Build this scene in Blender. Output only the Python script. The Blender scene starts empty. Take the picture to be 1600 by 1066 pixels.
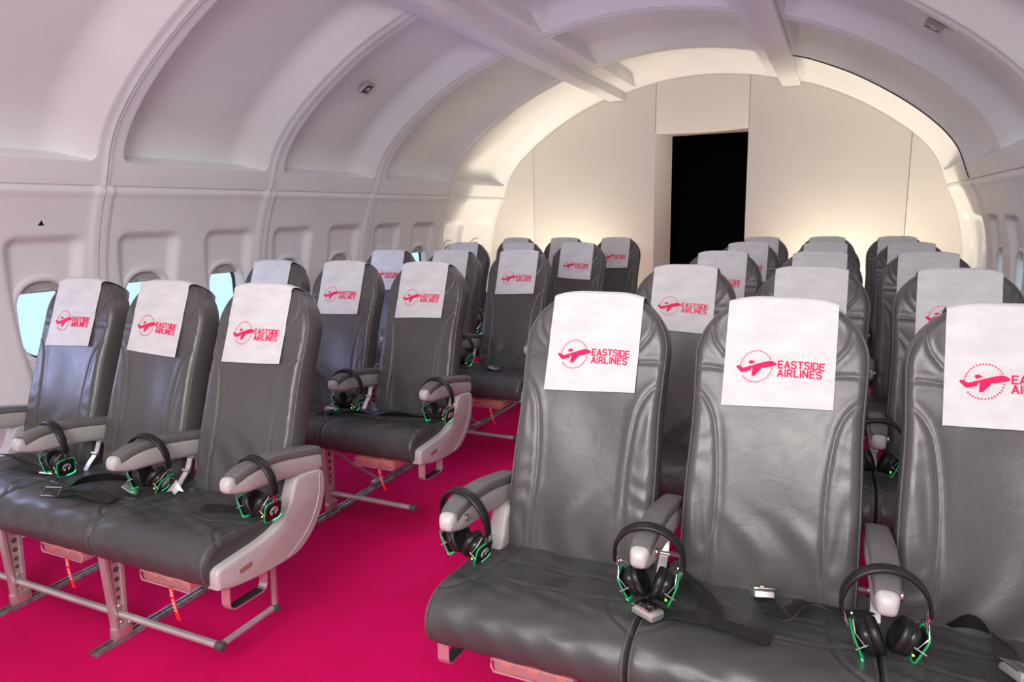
import bpy, bmesh, math, random
import numpy as np
from mathutils import Vector, Matrix, noise
random.seed(4); rng = np.random.default_rng(7)
SC = bpy.context.scene
COL = SC.collection

# ------------------------------------------------------------------ camera
F_PX, YAW, PITCH, ROLL, CAM_H = 1092.8, 0.4380, -0.1802, -0.0194, 1.3768
fw = Vector((-math.sin(YAW)*math.cos(PITCH), math.cos(YAW)*math.cos(PITCH), math.sin(PITCH)))
rt = Vector((math.cos(YAW), math.sin(YAW), 0)); up = rt.cross(fw)
r2 = rt*math.cos(ROLL)+up*math.sin(ROLL); u2 = -rt*math.sin(ROLL)+up*math.cos(ROLL)
cd = bpy.data.cameras.new('camera'); cam = bpy.data.objects.new('camera', cd); COL.objects.link(cam)
cd.sensor_width = 36.0; cd.lens = F_PX*36.0/1600.0; cd.clip_start = .02
M = Matrix((( r2.x, u2.x, -fw.x, 0), (r2.y, u2.y, -fw.y, 0), (r2.z, u2.z, -fw.z, CAM_H), (0, 0, 0, 1)))
cam.matrix_world = M
SC.camera = cam

# ------------------------------------------------------------------ world, lights, exposure
W = bpy.data.worlds.new('world'); SC.world = W; W.use_nodes = True
bg = W.node_tree.nodes['Background']; bg.inputs[0].default_value = (.80, .78, .86, 1); bg.inputs[1].default_value = .55
SC.view_settings.view_transform = 'Standard'; SC.view_settings.look = 'None'
SC.view_settings.gamma = 1; SC.view_settings.use_curve_mapping = False
SC.view_settings.exposure = 0.42

def area(name, loc, target, size, power, color, sy=None, spread=180):
    l = bpy.data.lights.new(name, 'AREA'); l.energy = power; l.color = color
    l.shape = 'RECTANGLE'; l.size = size; l.size_y = sy or size; l.spread = math.radians(spread)
    o = bpy.data.objects.new(name, l); COL.objects.link(o); o.location = loc
    d = Vector(target)-Vector(loc); o.rotation_euler = d.to_track_quat('-Z', 'Y').to_euler()
    return o
XC = -1.24                     # cabin centre line
YB = 6.78                      # rear wall
Y0 = -1.0                      # open front end of the mock-up
area('front_soft_light', (-.5, -.95, 2.0), (-1.3, 2.8, .95), 1.6, 66, (.985, .985, .955), 1.0)
area('front_flash', (.12, -.10, 1.95), (-.9, 3.2, .7), .35, 4, (1, .97, .95), .25)
for s in (-1, 1):
    area('rear_warm_uplight', (XC+s*1.18, 6.44, .12), (XC+s*1.30, 6.60, 2.4), 1.1, 13.5, (1, .89, .70), .08, 115)
area('added_mid_cool_fill', (XC, 3.6, 2.36), (XC, 3.6, 0), .9, 9, (.86, .82, 1), 3.2)  # unseen overhead fill, added to even out the brightness of the middle rows
def spot(name, loc, target, power, color, ang=100, rad=.05):
    l = bpy.data.lights.new(name, 'SPOT'); l.energy = power; l.color = color; l.spot_size = math.radians(ang); l.spot_blend = 1; l.shadow_soft_size = rad
    o = bpy.data.objects.new(name, l); COL.objects.link(o); o.location = loc
    o.rotation_euler = (Vector(target)-Vector(loc)).to_track_quat('-Z', 'Y').to_euler()
spot('added_lilac_uplight', (-1.20, 4.55, .10), (-1.22, 4.2, 2.5), 32, (.70, .58, 1), 80)  # spot hidden in the aisle, added to tint centre ceiling and rails lilac
for y in (1.475, 2.025, 2.575, 3.125, 3.675, 4.225):
    area('window_glow', (XC-2.06, y, .92), (XC, y+.1, .8), .22, 1.7, (.50, .56, 1), .32)

# ------------------------------------------------------------------ materials
def mat(name, col, rough=.5, metal=0, spec=.5, emit=None, es=0, coat=0, alpha=1, trans=0):
    m = bpy.data.materials.new(name); m.use_nodes = True
    b = m.node_tree.nodes['Principled BSDF']
    b.inputs['Base Color'].default_value = (*col, 1); b.inputs['Roughness'].default_value = rough
    b.inputs['Metallic'].default_value = metal; b.inputs['Specular IOR Level'].default_value = spec
    b.inputs['Coat Weight'].default_value = coat; b.inputs['Alpha'].default_value = alpha
    b.inputs['Transmission Weight'].default_value = trans
    if emit: b.inputs['Emission Color'].default_value = (*emit, 1); b.inputs['Emission Strength'].default_value = es
    return m
def nodes(m): return m.node_tree.nodes, m.node_tree.links, m.node_tree.nodes['Principled BSDF']
def add_noise(m, c1, c2, scale, lo=.35, hi=.65, detail=4, bump=0, bscale=None, bdist=.002, stretch=None):
    n, l, b = nodes(m)
    tc = n.new('ShaderNodeTexCoord'); src = tc.outputs['Object']
    if stretch:
        mp = n.new('ShaderNodeMapping'); mp.inputs['Scale'].default_value = stretch; l.new(src, mp.inputs[0]); src = mp.outputs[0]
    t = n.new('ShaderNodeTexNoise'); t.inputs['Scale'].default_value = scale; t.inputs['Detail'].default_value = detail
    l.new(src, t.inputs['Vector'])
    r = n.new('ShaderNodeValToRGB'); r.color_ramp.elements[0].position = lo; r.color_ramp.elements[1].position = hi
    r.color_ramp.elements[0].color = (*c1, 1); r.color_ramp.elements[1].color = (*c2, 1)
    l.new(t.outputs['Fac'], r.inputs[0]); l.new(r.outputs[0], b.inputs['Base Color'])
    if bump:
        t2 = n.new('ShaderNodeTexNoise'); t2.inputs['Scale'].default_value = bscale or scale*4; t2.inputs['Detail'].default_value = 3
        l.new(src, t2.inputs['Vector'])
        bp = n.new('ShaderNodeBump'); bp.inputs['Strength'].default_value = bump; bp.inputs['Distance'].default_value = bdist
        l.new(t2.outputs['Fac'], bp.inputs['Height']); l.new(bp.outputs[0], b.inputs['Normal'])
    return m
def leather(name, c1, c2, rough):
    m = mat(name, c1, rough, spec=.5)
    add_noise(m, c1, c2, 5, .3, .7)
    n, l, b = nodes(m)
    tc = n.new('ShaderNodeTexCoord')
    v = n.new('ShaderNodeTexVoronoi'); v.inputs['Scale'].default_value = 420; l.new(tc.outputs['Object'], v.inputs['Vector'])
    t = n.new('ShaderNodeTexNoise'); t.inputs['Scale'].default_value = 16; t.inputs['Detail'].default_value = 5; t.inputs['Distortion'].default_value = 1.2
    l.new(tc.outputs['Object'], t.inputs['Vector'])
    b1 = n.new('ShaderNodeBump'); b1.inputs['Strength'].default_value = .25; b1.inputs['Distance'].default_value = .0006
    b2 = n.new('ShaderNodeBump'); b2.inputs['Strength'].default_value = .28; b2.inputs['Distance'].default_value = .003
    l.new(v.outputs['Distance'], b1.inputs['Height']); l.new(t.outputs['Fac'], b2.inputs['Height'])
    l.new(b1.outputs[0], b2.inputs['Normal']); l.new(b2.outputs[0], b.inputs['Normal'])
    rr = n.new('ShaderNodeMapRange'); rr.inputs[3].default_value = rough-.06; rr.inputs[4].default_value = rough+.10
    l.new(t.outputs['Fac'], rr.inputs[0]); l.new(rr.outputs[0], b.inputs['Roughness'])
    return m
LEATHER = leather('grey_leather', (.066, .063, .062), (.082, .078, .076), .32)
LEATHER_SEAT = leather('dark_grey_leather', (.046, .046, .047), (.060, .059, .060), .38)
PIPING = mat('piping', (.10, .097, .097), .45)
STITCH = mat('stitching', (.16, .155, .15), .7)
COVER = add_noise(mat('nonwoven_cloth', (.8, .8, .8), .9, spec=.15), (.555, .565, .565), (.645, .655, .655), 14, .3, .7, 6, .25, 160, .0006, (1, 1, 2.2))
PINK = mat('pink_print', (.80, .012, .10), .7, spec=.2)
PLASTIC = mat('grey_plastic', (.40, .375, .37), .42)
SHROUD = mat('shroud_plastic', (.46, .43, .43), .36)
PAD = add_noise(mat('armrest_pad', (.13, .13, .13), .55), (.115, .115, .112), (.14, .14, .135), 12, bump=.2, bscale=300, bdist=.0005)
CAP = mat('armrest_cap', (.46, .46, .45), .38)
METAL = add_noise(mat('aluminium', (.60, .58, .57), .38, .65), (.52, .50, .49), (.66, .64, .62), 8, stretch=(1, 1, 1))
CHROME = mat('chrome', (.80, .78, .76), .14, 1)
STEEL = mat('brushed_steel', (.72, .70, .68), .33, .8)
BLACK = mat('black_plastic', (.010, .010, .010), .32)
BLACKPAD = mat('black_vinyl', (.008, .008, .008), .42)
RUBBER = mat('black_rubber', (.02, .02, .02), .6)
DKPLAST = mat('dark_grey_plastic', (.07, .07, .075), .5)
LED = mat('green_light_ring', (.01, .30, .10), .25, emit=(.02, 1, .22), es=.06)
LEDHOT = mat('green_led', (.05, .8, .3), .25, emit=(.04, 1, .30), es=1.3)
LEDLIME = mat('lime_led', (.3, .8, .05), .25, emit=(.35, 1, .05), es=2.0)
WHITEPR = mat('white_print', (.65, .60, .62), .6)
BELT = add_noise(mat('belt_webbing', (.02, .02, .02), .62), (.008, .0075, .007), (.018, .015, .014), 30, bump=.3, bscale=500, bdist=.0005)
CLEAR = mat('clear_plastic', (.80, .55, .52), .08, alpha=.30)
VEST = mat('orange_vest', (.85, .10, .03), .6)
TAG = mat('red_tag', (.75, .015, .012), .5)
PLACARD = mat('placard', (.30, .14, .13), .5)
WALLM = add_noise(mat('cabin_lining', (.70, .68, .68), .48, spec=.4), (.725, .73, .73), (.765, .77, .77), 2.5, .3, .7, 3, .06, 120, .0006)
RAILM = mat('rail_lining', (.76, .75, .77), .45)
REARW = add_noise(mat('rear_wall_paint', (.70, .66, .60), .6), (.76, .72, .65), (.79, .75, .68), 1.5, .3, .7)
CARPET = add_noise(mat('magenta_carpet', (.6, .0, .1), .95, spec=.1), (.56, .0015, .090), (.68, .002, .112), 2.2, .35, .65, 6, .6, 420, .003)
BLACKVOID = mat('near_black', (.004, .003, .003), .9, spec=.05)  # near-black on every face of the room behind the doorway
SKYP = mat('sky_pane', (.1, .1, .1), .4, emit=(.46, .70, .90), es=1.0)
DARKGLASS = mat('smoked_lens', (.05, .045, .045), .2)
TRACKM = add_noise(mat('track_metal', (.3, .27, .26), .45, .8), (.22, .17, .17), (.42, .37, .36), 40)

# ------------------------------------------------------------------ mesh helpers
def mesh(name, V, Fc, m, smooth=True, ang=35):
    me = bpy.data.meshes.new(name); me.from_pydata([tuple(map(float, v)) for v in V], [], [tuple(map(int, f)) for f in Fc]); me.update()
    me.materials.append(m)
    if smooth:
        me.polygons.foreach_set('use_smooth', [True]*len(me.polygons)); me.set_sharp_from_angle(angle=math.radians(ang))
    return me
def link(name, me, parent=None, loc=(0, 0, 0), rot=(0, 0, 0), scale=None):
    o = bpy.data.objects.new(name, me); COL.objects.link(o); o.location = loc; o.rotation_euler = rot
    if scale: o.scale = scale
    if parent: o.parent = parent
    return o
def empty(name, loc, rot=(0, 0, 0)):
    o = bpy.data.objects.new(name, None); COL.objects.link(o); o.location = loc; o.rotation_euler = rot; o.empty_display_size = .1
    return o
def tag(o, label=None, cat=None, group=None, kind=None):
    if label: o['label'] = label
    if cat: o['category'] = cat
    if group: o['group'] = group
    if kind: o['kind'] = kind
    return o
class MB:
    def __init__(s): s.v = []; s.f = []
    def add(s, V, Fc):
        n = len(s.v); s.v += [tuple(map(float, v)) for v in V]; s.f += [tuple(int(i)+n for i in f) for f in Fc]; return s
    def box(s, x0, x1, y0, y1, z0, z1, bev=0):
        if bev:
            bm = bmesh.new(); r = bmesh.ops.create_cube(bm, size=1)
            bmesh.ops.scale(bm, vec=(x1-x0, y1-y0, z1-z0), verts=bm.verts); bmesh.ops.translate(bm, vec=((x0+x1)/2, (y0+y1)/2, (z0+z1)/2), verts=bm.verts)
            bmesh.ops.bevel(bm, geom=bm.edges[:], offset=bev, segments=2, profile=.5, affect='EDGES')
            return s.bm(bm)
        V = [(x, y, z) for x in (x0, x1) for y in (y0, y1) for z in (z0, z1)]
        return s.add(V, [(0, 1, 3, 2), (4, 6, 7, 5), (0, 4, 5, 1), (2, 3, 7, 6), (0, 2, 6, 4), (1, 5, 7, 3)])
    def bm(s, bm):
        bm.verts.ensure_lookup_table(); bm.verts.index_update()
        s.add([v.co[:] for v in bm.verts], [[v.index for v in f.verts] for f in bm.faces]); bm.free(); return s
    def tube(s, pts, r, n=12, closed=False, sec=None):
        """round tube (or custom section [(a,b)]) swept along pts"""
        P = [Vector(p) for p in pts]; N = len(P); R = r if isinstance(r, (list, tuple)) else [r]*N
        ref = None; V = []
        for i in range(N):
            a = P[i-1] if (i > 0 or closed) else P[i]; b = P[(i+1) % N] if (i < N-1 or closed) else P[i]
            t = (b-a).normalized()
            if ref is None:
                ref = Vector((0, 0, 1)) if abs(t.z) < .9 else Vector((0, 1, 0))
            e1 = (ref-t*ref.dot(t)).normalized(); ref = e1; e2 = t.cross(e1)
            if sec: V += [P[i]+e1*q[0]*R[i]+e2*q[1]*R[i] for q in sec]
            else: V += [P[i]+e1*R[i]*math.cos(2*math.pi*k/n)+e2*R[i]*math.sin(2*math.pi*k/n) for k in range(n)]
        m = len(sec) if sec else n; Fc = []
        for i in range(N if closed else N-1):
            j = (i+1) % N
            for k in range(m): Fc.append((i*m+k, i*m+(k+1) % m, j*m+(k+1) % m, j*m+k))
        if not closed: Fc += [tuple(range(m))[::-1], tuple((N-1)*m+k for k in range(m))]
        return s.add(V, Fc)
    def prism(s, poly, axis, a, b, bev=0, seg=2):
        """poly in the plane normal to axis ('x': (y,z), 'y': (x,z), 'z': (x,y)) extruded from a to b"""
        def c(p, t): return {'x': (t, p[0], p[1]), 'y': (p[0], t, p[1]), 'z': (p[0], p[1], t)}[axis]
        bm = bmesh.new(); A = [bm.verts.new(c(p, a)) for p in poly]; B = [bm.verts.new(c(p, b)) for p in poly]
        bm.faces.new(A); bm.faces.new(B[::-1]); n = len(poly)
        for i in range(n): bm.faces.new((A[i], B[i], B[(i+1) % n], A[(i+1) % n]))
        bmesh.ops.recalc_face_normals(bm, faces=bm.faces)
        if bev:
            ed = [e for e in bm.edges if (e.verts[0] in A) == (e.verts[1] in A)]
            bmesh.ops.bevel(bm, geom=ed, offset=bev, segments=seg, profile=.5, affect='EDGES')
        return s.bm(bm)
    def grid(s, G, closed_u=False):
        n, m = len(G), len(G[0]); V = [p for r in G for p in r]
        Fc = [(i*m+j, i*m+(j+1) % m, (i+1)*m+(j+1) % m, (i+1)*m+j) for i in range(n-1) for j in range(m if closed_u else m-1)]
        return s.add(V, Fc)
    def lathe(s, prof, axis, c, n=24):
        """prof [(r,h)], revolved round axis through c"""
        G = []
        for r, h in prof:
            row = []
            for k in range(n):
                a = 2*math.pi*k/n; p = {'x': (h, r*math.cos(a), r*math.sin(a)), 'y': (r*math.cos(a), h, r*math.sin(a)), 'z': (r*math.cos(a), r*math.sin(a), h)}[axis]
                row.append((p[0]+c[0], p[1]+c[1], p[2]+c[2]))
            G.append(row)
        return s.grid(G, True)
    def me(s, name, m, smooth=True, ang=35): return mesh(name, s.v, s.f, m, smooth, ang)
def sm(x): x = np.clip(x, 0, 1); return x*x*(3-2*x)
def fixn(me):
    bm = bmesh.new(); bm.from_mesh(me); bmesh.ops.remove_doubles(bm, verts=bm.verts, dist=1e-5); bmesh.ops.recalc_face_normals(bm, faces=bm.faces); bm.to_mesh(me); bm.free(); return me
def spline(pts, n):
    """Catmull-Rom through pts"""
    P = [np.array(p, float) for p in pts]; P = [2*P[0]-P[1]]+P+[2*P[-1]-P[-2]]; out = []
    S = len(P)-3
    for k in range(n):
        t = k/(n-1)*S; i = min(int(t), S-1); t -= i; a, b, c, d = P[i:i+4]
        out.append(.5*((2*b)+(c-a)*t+(2*a-5*b+4*c-d)*t*t+(3*b-a-3*c+d)*t**3))
    return out

# ================================================================== THE CABIN SHELL
zz = np.array([0, .3, .6, .95, 1.25, 1.55]); hh = np.array([1.98, 2.07, 2.13, 2.155, 2.12, 2.0])
WP = np.polyfit(zz, hh, 3)
def wallhw(z): return float(np.polyval(WP, z))
def wallpt(side, y, z, d):
    e = 1e-3; sl = (wallhw(z+e)-wallhw(z-e))/(2*e); n = math.hypot(1, sl)
    h = wallhw(z)+d/n; zc = z-d*sl/n
    return (XC+side*h, y, zc)
PITCH_Y = 1.10
SEAMS = [2.32+PITCH_Y*k for k in range(-3, 5)]     # -1.0 ... 6.7
def sdf_rr(x, y, hx, hy, r):
    qx = abs(x)-(hx-r); qy = abs(y)-(hy-r)
    return np.hypot(np.maximum(qx, 0), np.maximum(qy, 0))+np.minimum(np.maximum(qx, qy), 0)-r
WZ, WHY, WHZ, WR = .915, .128, .184, .112          # window centre height, half width, half height, corner radius
def wall_panel(side, y0, y1):
    ys = np.unique(np.round(np.concatenate([np.arange(y0+.003, y1-.003, .0125), [y1-.003]]), 5))
    zs = np.concatenate([np.arange(0, .45, .05), np.arange(.45, 1.51, .0125), [1.515, 1.525, 1.533, 1.54, 1.546, 1.55]])
    Y, Z = np.meshgrid(ys, zs)
    D = np.zeros_like(Y)
    wins = [y0+.295, y0+.845] if y1-y0 > .9 else []
    hole = np.zeros(Y.shape, bool)
    for wy in wins:
        hw_ = .125+.075*np.clip((Z-.48)/.80, 0, 1)      # pocket narrows downwards
        sd = sdf_rr((Y-wy)/hw_*.20, (Z-.885), .20, .44, .075)
        D = np.maximum(D, .042*sm(-sd/.060)*(.55+.45*np.clip((Z-.45)/.8, 0, 1)))
        D = np.where((sd < .0), np.maximum(D, .008), D) if False else D
        hole |= sdf_rr(Y-wy, Z-WZ, WHY+.012, WHZ+.012, WR+.01) < 0
    edge = np.minimum(Y-y0, y1-Y)
    D -= .010*sm((.050-edge)/.008)                       # raised cover strip at each joint
    D -= .006*sm((.012-edge)/.006)*0
    D += .012*sm((Z-1.53)/.02)                           # rolled top edge
    D -= .007*np.exp(-((Z-1.515)/.012)**2)
    V = []; nz, ny = Y.shape
    for i in range(nz):
        for j in range(ny): V.append(wallpt(side, Y[i, j], Z[i, j], D[i, j]))
    Fc = []
    for i in range(nz-1):
        for j in range(ny-1):
            if hole[i, j] and hole[i+1, j] and hole[i, j+1] and hole[i+1, j+1]: continue
            q = (i*ny+j, i*ny+j+1, (i+1)*ny+j+1, (i+1)*ny+j); Fc.append(q if side < 0 else q[::-1])
    # skirts so that the joints read as edges of a real panel
    b = len(V)
    for j0 in (0, ny-1):
        st = len(V)
        for i in range(nz): V.append(wallpt(side, Y[i, j0], Z[i, j0], .03))
        for i in range(nz-1): Fc.append((i*ny+j0, (i+1)*ny+j0, st+i+1, st+i))
    return V, Fc
for side, sn in ((-1, 'left'), (1, 'right')):
    for k in range(len(SEAMS)):
        y0 = SEAMS[k]; y1 = SEAMS[k+1] if k+1 < len(SEAMS) else YB
        V, Fc = wall_panel(side, y0, y1)
        tag(link('wall_%s' % sn, mesh('wall_%s' % sn, V, Fc, WALLM, ang=60)), kind='structure')
    # dark backing shell behind the lining, seen only through the joints
    G = [[wallpt(side, y, z, .16) for y in (Y0, YB+.3)] for z in np.linspace(0, 1.6, 12)]
    tag(link('wall_%s' % sn, MB().grid(G).me('backing', DKPLAST)), kind='structure')

def ring_grid(side, wy, specs, n=48, rad=1.0):
    """rows of a superellipse-like ring: specs [(grow, depth)] around the window outline"""
    G = []
    for g, d in specs:
        row = []
        hx, hz, r = WHY+g, WHZ+g, max(.02, WR+g)
        pts = []
        for cx, cz, a0 in ((hx-r, hz-r, 0), (-(hx-r), hz-r, 90), (-(hx-r), -(hz-r), 180), (hx-r, -(hz-r), 270)):
            for k in range(n//4):
                a = math.radians(a0+90*k/(n/4-1)); pts.append((cx+r*math.cos(a), cz+r*math.sin(a)))
        for (a, b) in pts: row.append(wallpt(side, wy+a, WZ+b, d))
        G.append(row)
    return G
wn = 1
for side in (-1, 1):
    for k in range(1, len(SEAMS)-1):
        for off in (.295, .845):
            wy = SEAMS[k]+off
            if wy > 6.7: continue
            w = empty('window_%d' % wn, wallpt(side, wy, WZ, .04)); tag(w, kind='structure'); wn += 1
            inv = Matrix.Translation(-Vector(w.location))
            def put(nm, mb, m, par=w):
                me_ = mb.me(nm, m, ang=50); me_.transform(inv); fixn(me_); return link(nm, me_, par)
            put('window_frame', MB().grid(ring_grid(side, wy, [(.030, .046), (.024, .024), (.012, .020), (.002, .026), (-.004, .040), (-.008, .085)]), True), WALLM)
            put('window_gasket', MB().grid(ring_grid(side, wy, [(-.006, .078), (-.020, .080), (-.022, .095)]), True), RUBBER)
            pg = ring_grid(side, wy, [(0, .092)])[0]
            put('window_pane', MB().add(pg, [tuple(range(len(pg)))]), SKYP)
            # blind, drawn a little way down, with its pull handle
            sh = [[wallpt(side, wy+a, z, dd) for a in np.linspace(-.118, .118, 9)] for z, dd in [(WZ+WHZ+.005, .050), (WZ+WHZ-.03, .048), (WZ+WHZ-.055, .046), (WZ+WHZ-.058, .050), (WZ+WHZ-.055, .056)]]
            sh = [[wallpt(side, wy+a*(1.0 if j < 1 else 1.0), z, dd) for a in np.linspace(-aw, aw, 9)] for j, (z, dd, aw) in enumerate([(WZ+WHZ+.006, .052, .05), (WZ+WHZ-.012, .050, .085), (WZ+WHZ-.035, .048, .105), (WZ+WHZ-.052, .046, .116), (WZ+WHZ-.054, .052, .116)])]
            b_ = put('window_blind', MB().grid(sh), PLASTIC)
            hd = [[wallpt(side, wy+a, WZ+WHZ-.040+dz, dd) for a in np.linspace(-.045, .045, 8)] for dz, dd in [(.007, .046), (.006, .036), (-.006, .036), (-.008, .046)]]
            put('blind_handle', MB().grid(hd), CAP, b_).matrix_parent_inverse = Matrix()

# ---- ceiling: recessed side panels, centre panels, two rails
SIDEP = spline([(2.004, 1.5485), (1.895, 1.80), (1.665, 2.03), (1.32, 2.26), (1.0, 2.41), (.80, 2.47)], 200)
CENP = [(x, 2.59-.10*(x/.70)**2) for x in np.linspace(-.74, .74, 160)]
def arc_tab(P):
    P = np.array(P); L = np.concatenate([[0], np.cumsum(np.hypot(*(P[1:]-P[:-1]).T))]); T = np.gradient(P, axis=0); T /= np.hypot(T[:, 0], T[:, 1])[:, None]
    return P, L, T
def ceil_panel(P, y0, y1, mirror, cen=False):
    P, L, T = arc_tab(P); tot = L[-1]
    a0, a1 = (.115, tot-.075) if not cen else (.16, tot-.16)
    f0, f1 = y0+.075, y1-.060
    ys = np.unique(np.round(np.concatenate([np.arange(y0+.004, y1-.004, .012), [y1-.004, y0+.010, y1-.010], np.arange(f0-.002, f0+.05, .004), np.arange(f1-.05, f1+.002, .004)]), 4))
    ss = np.unique(np.round(np.concatenate([np.arange(0, tot, .014), [tot], np.arange(a0-.002, a0+.05, .004), np.arange(a1-.05, a1+.002, .004)]), 4))
    if y1-y0 < .5: f1 = f0
    S, Y = np.meshgrid(ss, ys, indexing='ij')
    D = np.zeros_like(S)
    if f1 > f0:
        sd = sdf_rr(Y-(f0+f1)/2, S-(a0+a1)/2, (f1-f0)/2, (a1-a0)/2, .045)
        t_ = np.clip((f1-Y)/.22, 0, 1); D = .105*np.minimum(sm(-sd/.012), np.where(t_ < .5, t_*4/3, 1-(1-t_)**2*4/3))
    e = np.minimum(Y-y0, y1-Y)
    D -= .006*sm((.020-e)/.008)
    px = np.interp(S, L, P[:, 0]); pz = np.interp(S, L, P[:, 1]); tx = np.interp(S, L, T[:, 0]); tz = np.interp(S, L, T[:, 1])
    # outward normal
    nx, nz = (tz, -tx)
    sg = np.sign(nz); sg[sg == 0] = 1
    if cen: nx, nz = nx*sg, nz*sg
    else: nx, nz = abs(nx), abs(nz)
    X = px+nx*D; Z = pz+nz*D
    n, m = S.shape; V = [(XC+mirror*X[i, j], Y[i, j], Z[i, j]) for i in range(n) for j in range(m)]
    Fc = [(i*m+j, i*m+j+1, (i+1)*m+j+1, (i+1)*m+j) for i in range(n-1) for j in range(m-1)]
    for j0 in (0, m-1):
        st = len(V)
        for i in range(n): V.append((XC+mirror*(px[i, j0]+nx[i, j0]*.03), Y[i, j0], pz[i, j0]+nz[i, j0]*.03))
        for i in range(n-1): Fc.append((i*m+j0, (i+1)*m+j0, st+i+1, st+i))
    me_ = mesh('ceiling', V, Fc, WALLM, ang=60); return me_
for k in range(len(SEAMS)):
    y0 = SEAMS[k]; y1 = SEAMS[k+1] if k+1 < len(SEAMS) else YB
    if k == len(SEAMS)-2: y1 = YB
    if k == len(SEAMS)-1: continue
    for mname, PP, mir, c in (('ceiling', SIDEP, -1, False), ('ceiling', SIDEP, 1, False), ('ceiling', CENP, 1, True)):
        tag(link('ceiling', ceil_panel(PP, y0, y1, mir, c)), kind='structure')
for mir in (-1, 1):
    G = [[(XC+mir*(h*1.04+.03), y, z*1.04) for y in (Y0, YB+.3)] for h, z in [SIDEP[i] for i in range(0, 200, 12)]+[SIDEP[-1]]]
    tag(link('ceiling', MB().grid(G).me('ceiling', DKPLAST)), kind='structure')
tag(link('ceiling', MB().grid([[(XC+x, y, 2.74) for y in (Y0, YB+.3)] for x in (-1, 1)]).me('ceiling', DKPLAST)), kind='structure')
for s, nm in ((-1, 1), (1, 2)):
    a, b = sorted((XC+s*.705, XC+s*.855))
    tag(link('trim_%d' % nm, MB().box(a, b, Y0, YB-.005, 2.415, 2.52, .008).me('trim', RAILM)), kind='structure')
st_ = MB().tube([(XC+h-.004, 5.62, z-.006) for h, z in SIDEP[2::4]], .0065, 8)
tag(link('trim_7', st_.me('rubber_seal', RUBBER)), kind='structure')
# ---- floor
tag(link('floor', MB().box(-3.6, 1.2, Y0, YB+.8, -.05, 0).me('floor', CARPET, False)), kind='structure')
# ---- rear wall in panels, doorway, black room behind
DL, DR, DZ = -1.640, -.800, 2.090
def wb(x0, x1, z0, z1): tag(link('wall_back', MB().box(x0+.0022, x1-.0022, YB, YB+.03, z0, z1, .0018).me('wall_back', REARW)), kind='structure')
for x0, x1 in ((-3.75, -2.895), (-2.895, DL), (DR, .485), (.485, 1.3)): wb(x0, x1, 0, 2.72)
wb(DL, DR, DZ, 2.72)
tag(link('wall_back', MB().box(-3.75, DL-.05, YB+.031, YB+.04, 0, 2.72).box(DR+.05, 1.3, YB+.031, YB+.04, 0, 2.72).box(DL-.05, DR+.05, YB+.031, YB+.04, DZ+.05, 2.72).me('wall_back', REARW, False)), kind='structure')
Y1 = 7.06; IL, IR, IZ = -1.540, -.806, 2.085
fr = MB()
fr.prism([(DL-.02, YB+.002), (DL+.0, YB+.002), (IL, Y1), (IL-.06, Y1)], 'z', 0, DZ+.01)
fr.prism([(DR+.02, YB+.002), (DR-.001, YB+.002), (IR, Y1), (IR+.06, Y1)], 'z', 0, DZ+.01)
fr.prism([(YB+.002, DZ+.02), (YB+.002, DZ), (Y1, IZ), (Y1, IZ+.06)], 'x', DL, DR)
tag(link('door_1', fr.me('door_frame', REARW, False)), kind='structure')
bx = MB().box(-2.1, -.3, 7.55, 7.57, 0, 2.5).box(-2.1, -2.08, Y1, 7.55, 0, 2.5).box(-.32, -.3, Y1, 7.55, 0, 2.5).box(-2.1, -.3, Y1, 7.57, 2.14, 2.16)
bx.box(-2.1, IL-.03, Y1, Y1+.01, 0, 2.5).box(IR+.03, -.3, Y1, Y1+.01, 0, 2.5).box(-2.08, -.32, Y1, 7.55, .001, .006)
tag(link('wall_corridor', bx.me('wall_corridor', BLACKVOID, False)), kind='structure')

# ---- small recessed fixtures in the ceiling
def fixture(loc, nrm, label, sz=.085):
    q = Vector(nrm).to_track_quat('Z', 'Y').to_euler()
    e = empty('ceiling_fixture', loc, q); tag(e, label, 'ceiling light')
    f = MB(); a = sz/2
    for x0, x1, y0, y1 in ((-a, a, -a, -a+.008), (-a, a, a-.008, a), (-a, -a+.008, -a+.008, a-.008), (a-.008, a, -a+.008, a-.008)): f.box(x0, x1, y0, y1, -.015, .007)
    link('frame', f.me('frame', PLASTIC), e)
    link('lens', MB().box(-a+.008, a-.008, -a+.008, a-.008, -.012, .0025).me('lens', DARKGLASS), e)
    link('bulb', MB().lathe([(.016, .002), (.014, .005), (.006, .0075), (.0005, .008)], 'z', (.006, -.004, 0)).me('bulb', CHROME), e)
def side_at(s, h):   # point on the recessed side panel at half-width h
    P = np.array(SIDEP); i = int(np.argmin(abs(P[:, 0]-h))); t = P[i+1]-P[i-1]; t /= np.hypot(*t)
    n = np.array([t[1], -t[0]]); n = np.abs(n)
    return (XC+s*(P[i, 0]+n[0]*.077), P[i, 1]+n[1]*.077), (-s*n[0], -n[1])
(px_, pz_), (nx_, nz_) = side_at(-1, 1.54); fixture((px_, 3.90, pz_), (nx_, 0, nz_), 'small square dark fixture set in the left ceiling panel, second pane from front')
(px_, pz_), (nx_, nz_) = side_at(1, 1.53); fixture((px_, 3.965, pz_), (nx_, 0, nz_), 'small square dark fixture set in the right ceiling panel')
fixture((XC+.02, 4.80, 2.666), (0, 0, -1), 'small square fixture in the centre ceiling, the nearer one', .075)
fixture((XC+.03, 5.90, 2.666), (0, 0, -1), 'small square fixture in the centre ceiling, the farther one near the rear wall', .065)
tri = [wallpt(-1, 2.035+a, 1.375+b, -.0012) for a, b in ((-.014, -.011), (.014, -.011), (0, .013))]
trib = [wallpt(-1, 2.035+a, 1.375+b, .0005) for a, b in ((-.014, -.011), (.014, -.011), (0, .013))]
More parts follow.
